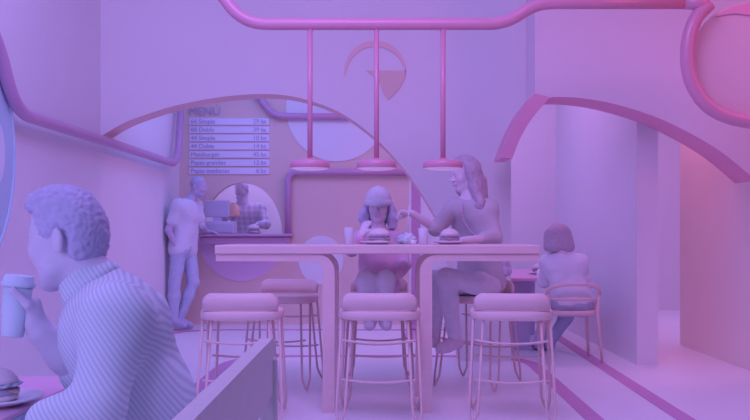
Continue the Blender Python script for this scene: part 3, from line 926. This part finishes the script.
man = bind('person', b, .0048, SKIN_L, 'man in a blue white pinstripe shirt drinking from a paper cup, seated at left')
hd.details(man, .0022, mouth=False)
# hair
hb = Body(); w, rr = hd.w, hd.rr
hb.ell(w(0, -.075, .15), rr(.330, .410, .365), hd.R, k=.01)
hb.ell(w(0, .17, .31), rr(.24, .17, .15), hd.R, k=.06)
hb.ell(w(0, -.28, -.08), rr(.255, .17, .25), hd.R, k=.06)
hb.box(w(0, .55, -.14), rr(.6, .40, .40), hd.R, k=.03, op='sub')
hb.box(w(0, .08, -.47), rr(.6, .30, .42), hd.R, k=.03, op='sub')
hb.box(w(0, -.40, -.62), rr(.6, .4, .34), hd.R, k=.03, op='sub')
for s in (-1, 1):
    hb.ell(w(s * .36, hd.ear, -.04), rr(.10, .10, .15), hd.R, k=.02, op='sub')
body_obj('hair', hb, .0038, HAIR_D, man, .0035, 110, 1)
sb = Body(); fig.torso(sb, .014, .8); sb.cone(q(106, 284), q(124, 318), .036, .085, k=.05)
fig.arm(sb, 'L', .016, 1, .96); fig.arm(sb, 'R', .016, 1, .18)
sh = body_obj('shirt', sb, .0062, STRIPE, man, .003, 14, 2)
cb = Body()
for i in range(20):   # stand-up collar, open at the throat
    a0, a1 = [math.radians(-150 + 300 * (i + k) / 20) for k in (0, 1)]
    nk = q(91, 286); ax_ = Vector((-.62, 0, .78)); e1 = Vector((.78, 0, .62)); e2 = Vector((0, 1, 0))
    pt = lambda a, h, r: nk + (e1 * math.cos(a) + e2 * math.sin(a)) * r + ax_ * h 
    cb.cone(pt(a0, .028, .053), pt(a1, .028, .053), .0065, .0075, k=.01)
    cb.cone(pt(a0, .0, .062), pt(a1, .0, .062), .008, .008, k=.02)
    cb.cone(pt(a0, .028, .053), pt(a0, .0, .062), .0075, .009, k=.02)
body_obj('collar', cb, .0045, STRIPE, sh)
tbod = Body(); J2 = fig
for S in 'LR': fig.leg(tbod, S, .014, .96)
tbod.cone(q(158, 478, -.08), q(158, 478, .08), .122, .122, k=.05)
body_obj('trousers', tbod, .009, JEANS, man)
for S in 'LR':
    fb = Body(); fig.foot(fb, S, .008); body_obj('shoe', fb, .007, SHOED, man)

# paper cup held by the man
cup = thing('paper_cup', 'white paper coffee cup with lid held up by the man at left', 'cup', cbot)
lathe('cup_wall', [(0, 0), (.0245, 0), (.025, .002), (.0345, clen - .012), (.033, clen - .012), (.024, .004), (0, .004)], PAPER, cup, cbot, 36, axis=cax)
lathe('lid', [(0, clen + .004), (.026, clen + .005), (.030, clen + .009), (.033, clen + .006), (.0355, clen - .006), (.0385, clen - .008), (.0385, clen - .016), (.0352, clen - .018), (.0347, clen - .0125), (0, clen - .011)], PAPER, cup, cbot, 36, axis=cax)

# ---- man standing at the counter
Y0 = 10.42
q = lambda x, y, d=0: P(x, y, Y0 + d)
hd = Head(q(199, 187), (1, -.12, -.22), .235)
J = dict(neck=q(189.5, 201), chest=q(187, 214), waist=q(184, 232), pelvis=q(183, 247),
         shR=q(178.5, 206, -.17), shL=q(195, 206, .17), elR=q(168.5, 230, -.22), wrR=q(175.5, 246, -.17),
         elL=q(202, 225.5, .06), wrL=P(206.5, 231.0, 10.72),
         hipR=q(179, 250, -.09), hipL=q(188, 250, .09), knR=q(174.5, 284, -.10), knL=q(193.5, 282, .05), anR=q(173.5, 320, -.10), anL=q(179.5, 319.5, -.0),
         toR=q(184, 325.5, -.16), toL=q(190, 325.5, -.02))
fig = Figure(J, 1.0, lat=(-.35, -.9, 0))
b = Body(); hd.build(b); fig.neck(b, hd, .055); fig.torso(b)
for S in 'LR': fig.arm(b, S); fig.leg(b, S); fig.foot(b, S)
hand(b, J['wrL'], (1, -.1, -.12), (0, 0, -1), 1, .19, .25)
hand(b, J['wrR'], (.45, .25, -1), (.5, .8, .2), -1, .18, .5)
guy = bind('person', b, .0085, SKIN_T, 'man in grey tee and jeans standing with one hand on the serving counter')
hd.details(guy, .005)
hb = Body(); w, rr = hd.w, hd.rr
hb.ell(w(0, -.08, .16), rr(.335, .415, .365), hd.R, k=.01)
hb.box(w(0, .60, -.10), rr(.6, .38, .40), hd.R, k=.02, op='sub'); hb.box(w(0, .0, -.60), rr(.6, .6, .48), hd.R, k=.02, op='sub')
body_obj('hair', hb, .007, HAIR_D, guy, .003, 60)
bb = Body(); bb.ell(w(0, .17, -.34), rr(.255, .21, .165), hd.R); bb.ell(w(0, .42, -.235), rr(.115, .10, .075), hd.R, k=.01, op='sub')
body_obj('beard', bb, .006, HAIR_D, guy, .002, 60)
sb = Body(); fig.torso(sb, .024, 1.08); fig.arm(sb, 'R', .024, .62, 0); fig.arm(sb, 'L', .024, .62, 0)
body_obj('tee_shirt', sb, .009, TEE, guy, .008, 9)
tb_ = Body(); fig.leg(tb_, 'R', .013, 1.0); fig.leg(tb_, 'L', .013, 1.0); tb_.cone(q(183, 248, -.06), q(184, 248, .06), .104, .104, k=.05)
body_obj('jeans', tb_, .009, JEANS, guy, .006, 14)
for S in 'LR':
    fb = Body(); fig.foot(fb, S, .010); body_obj('shoe', fb, .008, SHOED, guy)

# ---- cashier behind the hatch
Y0 = 11.66
q = lambda x, y, d=0: P(x, y, Y0 + d)
hd = Head(q(241.5, 190.5), (-.45, -1, -.25), .235)
J = dict(neck=q(243, 203), chest=q(245, 217), waist=q(246, 236), pelvis=q(246, 254),
         shR=q(230.5, 209), shL=q(259.5, 209, .03), elR=q(222, 219.5, -.22), wrR=q(232, 213.5, -.36), elL=q(266, 224.5, -.10), wrL=q(257, 225, -.30),
         hipR=q(240, 256), hipL=q(252, 256), knR=q(240, 288), knL=q(252, 288), anR=q(240, 313.5), anL=q(252, 313.5), toR=q(239, 317.8, -.14), toL=q(253, 317.8, -.14))
fig = Figure(J, 1.0, lat=(-1, 0, 0))
b = Body(); hd.build(b); fig.neck(b, hd, .058); fig.torso(b)
for S in 'LR': fig.arm(b, S); fig.leg(b, S); fig.foot(b, S)
hand(b, J['wrR'], (-.2, -1, .1), (-1, .1, 0), 1, .185, .55)
hand(b, J['wrL'], (-.75, -.65, -.1), (0, -.1, -1), -1, .185, .4)
csh = bind('person', b, .0085, SKIN_D, 'bearded cashier in a dark plaid shirt behind the serving hatch')
hd.details(csh, .005)
hb = Body(); w, rr = hd.w, hd.rr
hb.ell(w(0, -.08, .17), rr(.34, .42, .375), hd.R, k=.01)
hb.box(w(0, .60, -.10), rr(.6, .38, .40), hd.R, k=.02, op='sub'); hb.box(w(0, .0, -.60), rr(.6, .6, .48), hd.R, k=.02, op='sub')
body_obj('hair', hb, .007, HAIR_D, csh, .004, 60)
bb = Body(); bb.ell(w(0, .17, -.35), rr(.26, .22, .18), hd.R); bb.ell(w(0, .43, -.24), rr(.115, .10, .07), hd.R, k=.01, op='sub')
body_obj('beard', bb, .006, HAIR_D, csh, .002, 60)
sb = Body(); fig.torso(sb, .016, 1.0); fig.arm(sb, 'R', .018, 1, .75); fig.arm(sb, 'L', .018, 1, .8)
body_obj('plaid_shirt', sb, .009, PLAID, csh, .005, 12)
tb_ = Body(); fig.leg(tb_, 'R', .013, 1.0); fig.leg(tb_, 'L', .013, 1.0); tb_.cone(q(243, 254), q(249, 254), .118, .118, k=.05)
body_obj('trousers', tb_, .010, JEANS, csh)
for S in 'LR':
    fb = Body(); fig.foot(fb, S, .008); body_obj('shoe', fb, .008, SHOED, csh)
# orange paper bag in the cashier's hand and the burger he sets down
pb = thing('paper_bag', 'orange paper bag the cashier holds beside the monitor', 'bag', P(233, 216, 11.22))
bm = bmesh.new()
rings = []
for f, z in ((.9, 0), (1, .01), (1.0, .07), (.9, .11), (.55, .125), (.5, .15)):
    rings.append([(pb.location.x + .0 + .085 * f * c, pb.location.y + .035 * f * s, pb.location.z + z + .008 * math.sin(5 * a)) for a, c, s in [(a, math.cos(a), math.sin(a)) for a in [2 * math.pi * i / 24 for i in range(24)]]])
add_loft(bm, rings); finish('bag_body', bm, mat('orange kraft paper', (.88, .55, .42), .7, .05, 12), pb, smooth=True)
plate(P(254, 0, 10.92).x, 10.92, CZ, .10, 'pink plate under the burger on the serving counter', MATS['rose glazed ceramic'])
burger(P(254, 0, 10.92).x, 10.92, CZ + .0085, .068, 'burger on the serving counter in front of the cashier', .3)

# ---- child in the white cap
Y0 = 6.46
q = lambda x, y, d=0: P(x, y, Y0 + d)
hd = Head(q(378.5, 206.5), (-.10, -1, -.10), .235)
J = dict(neck=q(378.5, 230), chest=q(379, 247), waist=q(379, 268), pelvis=q(378, 284, .06),
         shR=q(360.5, 240), shL=q(397, 240), elR=q(351.5, 250, -.10), wrR=q(361.5, 235, -.27), elL=q(404.5, 265, -.06), wrL=P(397.5, 276, 6.08),
         hipR=q(370, 288, .04), hipL=q(387, 288, .04), knR=P(366, 279.5, 5.98), knL=P(386, 279, 5.98), anR=P(370.5, 318, 6.03), anL=P(385, 318, 6.03),
         toR=P(369.5, 325.5, 5.93), toL=P(386.5, 325.5, 5.93))
fig = Figure(J, .80, lat=(-1, 0, 0))
b = Body(); hd.build(b); fig.neck(b, hd, .05); fig.torso(b)
for S in 'LR': fig.arm(b, S); fig.foot(b, S)
for S in 'LR':
    h_, k_, a_ = J['hip' + S], J['kn' + S], J['an' + S]
    b.cone(h_, k_, .07, .055, k=.03); b.cone(k_, lerp(k_, a_, .4), .052, .046, k=.03); b.cone(lerp(k_, a_, .4), a_, .046, .034, k=.03)
hand(b, J['wrR'], (.42, .15, 1), (.55, .8, -.2), -1, .155, .42)
hand(b, J['wrL'], (-.7, -.55, -.55), (-.2, .2, -1), -1, .15, .3)
kid = bind('person', b, .0062, SKIN_F, 'child in a white cap and crimson sweater behind the bar table, hand at mouth')
hd.details(kid, .004)
w, rr = hd.w, hd.rr
hb = Body()
hb.ell(w(0, -.10, .10), rr(.35, .42, .40), hd.R, k=.01)
for s in (-1, 1):
    hb.cone(w(s * .36, .02, .05), w(s * .45, .08, -.30), .09 * .235, .15 * .235, k=.03)
    hb.cone(w(s * .45, .08, -.30), w(s * .42, .12, -.58), .15 * .235, .13 * .235, k=.03)
    hb.cone(w(s * .38, -.15, -.2), w(s * .40, -.10, -.62), .17 * .235, .13 * .235, k=.03)
hb.cone(w(0, -.25, -.1), w(0, -.2, -.55), .25 * .235, .2 * .235, k=.03)
hb.box(w(0, .50, -.05), rr(.27, .42, .48), hd.R, k=.03, op='sub')
body_obj('hair', hb, .0058, HAIR_G, kid, .012, 28)
capb = Body()
capb.ell(w(0, -.05, .20), rr(.40, .46, .42), hd.R, k=.01)
capb.box(w(0, 0, -.27), rr(.8, .8, .42), hd.R, k=.01, op='sub')
cap = body_obj('cap', capb, .005, CAPM, kid)
br = Body()
for i in range(12):
    a = math.radians(22 + 136 * i / 11)
    br.cone(w(.37 * math.cos(a), .40 * math.sin(a), .165), w(.37 * math.cos(a), (.40 + .26 * math.sin(a) ** .7) * math.sin(a), .10), .011, .009, k=.02)
for i in range(11):
    a0, a1 = math.radians(22 + 136 * i / 11), math.radians(22 + 136 * (i + 1) / 11)
    for t in (.0, .25, .5, .75, 1):
        f0 = lambda a: w(.37 * math.cos(a), (.40 + t * .26 * math.sin(a) ** .7) * math.sin(a), .165 - .065 * t)
        br.cone(f0(a0), f0(a1), .009, .009, k=.012)
body_obj('cap_brim', br, .004, CAPM, cap)
bt_ = Body().ell(w(0, -.05, .625), rr(.05, .05, .03), hd.R); body_obj('cap_button', bt_, .003, CAPM, cap)
sb = Body(); fig.torso(sb, .014, 1.15); fig.arm(sb, 'R', .014, 1, .9); fig.arm(sb, 'L', .014, 1, .88)
sb.cone(q(372, 288, .03), q(370, 285, -.18), .085, .075, k=.04); sb.cone(q(386, 288, .03), q(388, 285, -.18), .085, .075, k=.04)
body_obj('sweater', sb, .0065, REDSHIRT, kid, .006, 16)
tb_ = Body()
for S in 'LR':
    h_, k_, a_ = J['hip' + S], J['kn' + S], J['an' + S]
    tb_.cone(lerp(h_, k_, .5), k_, .066, .060, k=.03); tb_.cone(k_, lerp(k_, a_, .4), .058, .051, k=.03); tb_.cone(lerp(k_, a_, .4), a_, .051, .040, k=.03)
body_obj('tights', tb_, .006, TIGHTS, kid)
for S in 'LR':
    fb = Body(); fig.foot(fb, S, .010); body_obj('shoe', fb, .006, SHOEL, kid)

# ---- long haired woman
Y0 = 6.52
q = lambda x, y, d=0: P(x, y, Y0 + d)
hd = Head(q(462.5, 173.5), (-.92, -.42, -.30), .245)
J = dict(neck=q(469, 199.5), chest=q(473, 215), waist=q(477, 245), pelvis=q(482, 281, .06),
         shR=q(454, 208, .03), shL=q(487.5, 210, -.02), elR=q(436, 228.5, -.16), wrR=q(412.5, 213.5, -.30), elL=q(495, 238, -.12), wrL=q(464, 240, -.34),
         hipR=q(474, 288, .08), hipL=q(487, 286, -.02), knR=q(437, 279, -.10), knL=q(446, 277, -.30), anR=q(433, 338, .08), anL=P(455, 340, 6.34),
         toR=q(424, 342, -.02), toL=P(441, 348.5, 6.26))
fig = Figure(J, .90, lat=(-.88, .40, 0), trap=.45)
b = Body(); hd.build(b); fig.neck(b, hd, .048); fig.torso(b)
for S in 'LR': fig.arm(b, S); fig.leg(b, S); fig.foot(b, S)
hand(b, J['wrR'], (-1, -.1, .12), (-.1, -.3, -1), -1, .17, .75)
hand(b, J['wrL'], (-1, -.25, -.02), (0, 0, -1), 1, .17, .2)
wom = bind('person', b, .0062, SKIN_F, 'long haired woman in dark shirt and jeans reaching out across the bar table')
hd.details(wom, .004)
w, rr = hd.w, hd.rr
hb = Body()
hb.ell(w(0, -.08, .15), rr(.355, .43, .39), hd.R, k=.01)
hb.cone(w(.0, -.34, .05), w(.02, -.40, -.62), .070, .060, k=.05)
for s in (-1, 1):
    hb.cone(w(s * .30, -.06, .10), w(s * .345, -.04, -.45), .052, .040, k=.04)
    o = .13 if s < 0 else -.04; yb = .02 if s < 0 else -.20
    hb.cone(w(s * .345, -.04, -.45), w(s * (.42 + o), yb, -.92), .042, .032, k=.05)
    hb.cone(w(s * (.42 + o), yb, -.92), w(s * (.46 + o), yb + .06, -1.30), .032, .018, k=.05)
    hb.cone(w(s * .27, -.20, .0), w(s * .31, -.20, -1.15), .055, .035, k=.04)
    hb.cone(w(s * .10, -.38, -.4), w(s * .16, -.36, -.95), .06, .035, k=.04)
hb.box(w(0, .60, -.28), rr(.6, .48, .58), hd.R, k=.03, op='sub')
hb.box(w(0, .34, -.30), rr(.235, .34, .50), hd.R, k=.04, op='sub')
body_obj('hair', hb, .0056, HAIR_M, wom, .005, 40)
sb = Body(); fig.torso(sb, .015, 1.0); fig.arm(sb, 'R', .017, 1, .10); fig.arm(sb, 'L', .017, 1, .35)
shw = body_obj('shirt', sb, .0065, DARKSHIRT, wom, .007, 12)
pk = Body(); pts = [q(463, 203, -.115), q(461.5, 212, -.135), q(464, 222, -.14), q(470, 231, -.135), q(477, 237, -.13)]
for a_, c_ in zip(pts, pts[1:]): pk.cone(a_, c_, .008, .008, k=.01)
body_obj('placket', pk, .004, mat('rose shirt trim', (.72, .54, .70), .8, .03, 20), shw)
tb_ = Body(); fig.leg(tb_, 'R', .014, .92); fig.leg(tb_, 'L', .014, .94); tb_.cone(q(476, 281, .08), q(487, 281, .02), .108, .108, k=.05)
body_obj('jeans', tb_, .007, JEANSW, wom, .004, 14)
for S in 'LR':
    fb = Body(); fig.foot(fb, S, .010); body_obj('shoe', fb, .0065, SHOEL, wom)
jb = Body(); jb.box(q(503, 266, .02), (.045, .05, .075), k=.01, rnd=.03); jb.cone(q(495, 255, .05), q(504, 270, .03), .035, .05, k=.03)
body_obj('tied_jacket', jb, .007, PLAIDH, wom, .012, 18)
# spoon in her outstretched hand
sp = thing('spoon', 'thin pale spoon held upright in the outstretched hand of the woman', 'spoon', P(407.5, 240, 6.16))
tube('handle', [P(409.2, 205, 6.14), P(408, 222, 6.15), P(407.3, 234, 6.15)], [.0035, .004, .0045], CERAMIC, sp, 8)
sbw = Body().ell(P(407.2, 236.5, 6.15), (.011, .006, .021)); body_obj('bowl', sbw, .002, CERAMIC, sp)

# ---- woman seen from behind at the booth table
Y0 = 7.97
q = lambda x, y, d=0: P(x, y, Y0 + d)
hd = Head(q(557, 237, .06), (-.12, 1, -.28), .235)
J = dict(neck=q(561, 254, .0), chest=q(564, 268, .0), waist=q(570, 290, -.01), pelvis=q(573, 303, .0),
         shL=q(547.5, 262.5, .03), shR=q(581, 262.5, .0), elL=q(543.5, 282, .10), wrL=q(541, 271.5, .36), elR=q(587, 283, .08), wrR=q(578, 271, .36),
         hipL=q(562, 305, .03), hipR=q(582, 305, .03), knL=q(548, 305, .44), knR=q(574, 305, .44), anL=Vector((P(539, 0, 8.56).x, 8.56, .085)), anR=Vector((P(550, 0, 8.5).x, 8.5, .085)),
         toL=Vector((P(537, 0, 8.56).x, 8.70, .036)), toR=Vector((P(549, 0, 8.5).x, 8.64, .036)))
fig = Figure(J, .92, lat=(1, 0, 0))
b = Body(); hd.build(b); fig.neck(b, hd, .048); fig.torso(b)
for S in 'LR': fig.arm(b, S); fig.leg(b, S); fig.foot(b, S)
hand(b, J['wrL'], (.2, 1, .05), (0, .1, -1), 1, .165, .3); hand(b, J['wrR'], (-.2, 1, .05), (0, .1, -1), -1, .165, .3)
bw = bind('person', b, .0075, SKIN_F, 'woman with bobbed hair in a pale blouse seen from behind in the armchair')
hd.details(bw, .005)
w, rr = hd.w, hd.rr
hb = Body()
hb.ell(w(0, -.09, .15), rr(.36, .44, .40), hd.R, k=.01)
hb.cone(w(0, -.28, .0), w(0, -.30, -.34), .080, .055, k=.04)
for s in (-1, 1):
    hb.cone(w(s * .30, -.10, .05), w(s * .42, -.16, -.42), .055, .045, k=.04)
    hb.cone(w(s * .15, -.3, .05), w(s * .24, -.32, -.44), .06, .05, k=.04)
hb.box(w(0, .55, -.2), rr(.6, .42, .55), hd.R, k=.04, op='sub')
body_obj('hair', hb, .0062, HAIR_M, bw, .003, 45)
sb = Body(); fig.torso(sb, .016, .9); fig.arm(sb, 'L', .016, 1, .9); fig.arm(sb, 'R', .016, 1, .9)
sh = body_obj('blouse', sb, .0072, BLOUSE, bw, .010, 13)
cb = Body().cone(q(556, 255.5, -.03), q(566, 255.5, -.04), .022, .022, k=.02); body_obj('collar', cb, .006, BLOUSE, sh)
tb_ = Body(); fig.leg(tb_, 'R', .013, 1); fig.leg(tb_, 'L', .013, 1); tb_.cone(q(564, 304), q(581, 304), .112, .112, k=.05)
body_obj('trousers', tb_, .008, JEANS, bw)
for S in 'LR':
    fb = Body(); fig.foot(fb, S, .008); body_obj('shoe', fb, .0075, SHOED, bw)

# ================================================================== CAMERA, LIGHT
cam = bpy.data.cameras.new('camera'); cam.sensor_width = 36; cam.lens = 36 * F / 750; cam.shift_y = (HY - 210) / 750
cam.clip_end = 60
co_ = bpy.data.objects.new('camera', cam); COL.objects.link(co_)
co_.location = (0, 0, EYE); co_.rotation_euler = (math.pi / 2, 0, 0)
scene.camera = co_

# added ambient fill, no source of the room itself: one colour from the left, one from the right, one from above
WL, WR, WU = (0.000, 0.000, 0.000), (0.000, 0.001, 0.000), (0.302, 0.250, 0.794)
wld = bpy.data.worlds.new('ambient fill'); scene.world = wld; wld.use_nodes = True
nt = wld.node_tree; bg = nt.nodes['Background']
tc = nt.nodes.new('ShaderNodeTexCoord'); sep = nt.nodes.new('ShaderNodeSeparateXYZ'); nt.links.new(tc.outputs['Generated'], sep.inputs[0])
mr = nt.nodes.new('ShaderNodeMapRange'); mr.inputs['From Min'].default_value = -1; mr.inputs['From Max'].default_value = 1
nt.links.new(sep.outputs['X'], mr.inputs['Value'])
mx = nt.nodes.new('ShaderNodeMix'); mx.data_type = 'RGBA'; nt.links.new(mr.outputs['Result'], mx.inputs[0])
mx.inputs[6].default_value = (*WL, 1); mx.inputs[7].default_value = (*WR, 1)
up = nt.nodes.new('ShaderNodeMapRange'); nt.links.new(sep.outputs['Z'], up.inputs['Value'])
mz = nt.nodes.new('ShaderNodeMix'); mz.data_type = 'RGBA'; nt.links.new(up.outputs['Result'], mz.inputs[0])
nt.links.new(mx.outputs[2], mz.inputs[6]); mz.inputs[7].default_value = (*WU, 1)
nt.links.new(mz.outputs[2], bg.inputs['Color']); bg.inputs['Strength'].default_value = 1.0

def area(name, loc, target, size, rgb, power):
    size, long = size if isinstance(size, tuple) else (size, None)
    l = bpy.data.lights.new(name, 'AREA'); l.shape = 'ELLIPSE' if long else 'DISK'; l.size = size; l.size_y = long or size; l.color = rgb; l.energy = power
    o = bpy.data.objects.new(name, l); COL.objects.link(o); o.location = loc
    o.rotation_euler = (Vector(target) - Vector(loc)).to_track_quat('-Z', 'Y').to_euler()
    return o
area('fill_a_front_left', (-1.3, 4.3, 3.7), (-2.4, 4.6, .8), 1.6, (.067, .267, 1.0), 17.0)  # added unseen fill that turns the wall behind the seated man bluer
area('fill_b_right_passage', (2.66, 8.7, 4.0), (2.80, 8.7, 0), (.4, 2.2), (1.000, 0.291, 0.709), 47.6)  # unseen fill, put in to brighten the peach side wall
area('fill_c_top_right', (3.9, 4.6, 3.4), (3.3, 7.2, 2.0), 1.6, (1.000, 0.130, 0.238), 25.7)  # added pink light for the upper right wall, no visible source
area('fill_d_back_left', (-1.2, 9.4, 3.4), (-1.2, 9.8, 0), 1.6, (0.182, 0.301, 1.000), 24.8)  # unseen fill evening out the back left with the front
area('fill_e_back_middle', (1.2, 9.4, 3.4), (1.0, 9.8, 0), 1.6, (0.738, 0.343, 1.000), 12.1)  # another added fill, for the middle of the back area
area('fill_f_corridor', (3.9, 11.2, 3.3), (3.9, 11.2, 0), 1.4, (0.923, 0.328, 1.000), 20.0)  # unseen light added to brighten the corridor
area('fill_g_kitchen', (-1.2, 11.9, 3.0), (-1.3, 12.2, 0), .8, (0.456, 0.339, 1.000), 24.7)  # added fill for the niche behind the hatch
area('fill_h_middle', (0.0, 3.2, 4.0), (0, 5.5, 0), 2.0, (0.570, 0.321, 1.000), 73.2)  # strongest added fill, unseen above the near floor and table
area('fill_i_low_left', (-1.3, .4, 1.5), (-2.2, 6.5, .9), 1.2, (0.424, 0.366, 1.000), 23.2)  # low bluish fill added out of view for the left wall
area('fill_j_upper_left', (-1.0, 4.4, 4.2), (-1.9, 7.8, 2.2), 1.8, (0.591, 0.328, 1.000), 17.8)  # unseen violet fill added for the upper left walls
area('fill_k_front', (.4, -.9, 2.3), (.3, 6.0, .9), 2.4, (1.000, 0.890, 0.000), 0.0)  # added front fill, switched off
area('fill_l_booth', (1.5, 9.1, 3.4), (1.5, 9.0, 0), .9, (1.000, 0.000, 0.000), 0.1)  # added booth fill, almost off

vs = scene.view_settings
vs.view_transform = 'Standard'; vs.look = 'None'; vs.exposure = 0; vs.gamma = 1; vs.use_curve_mapping = False
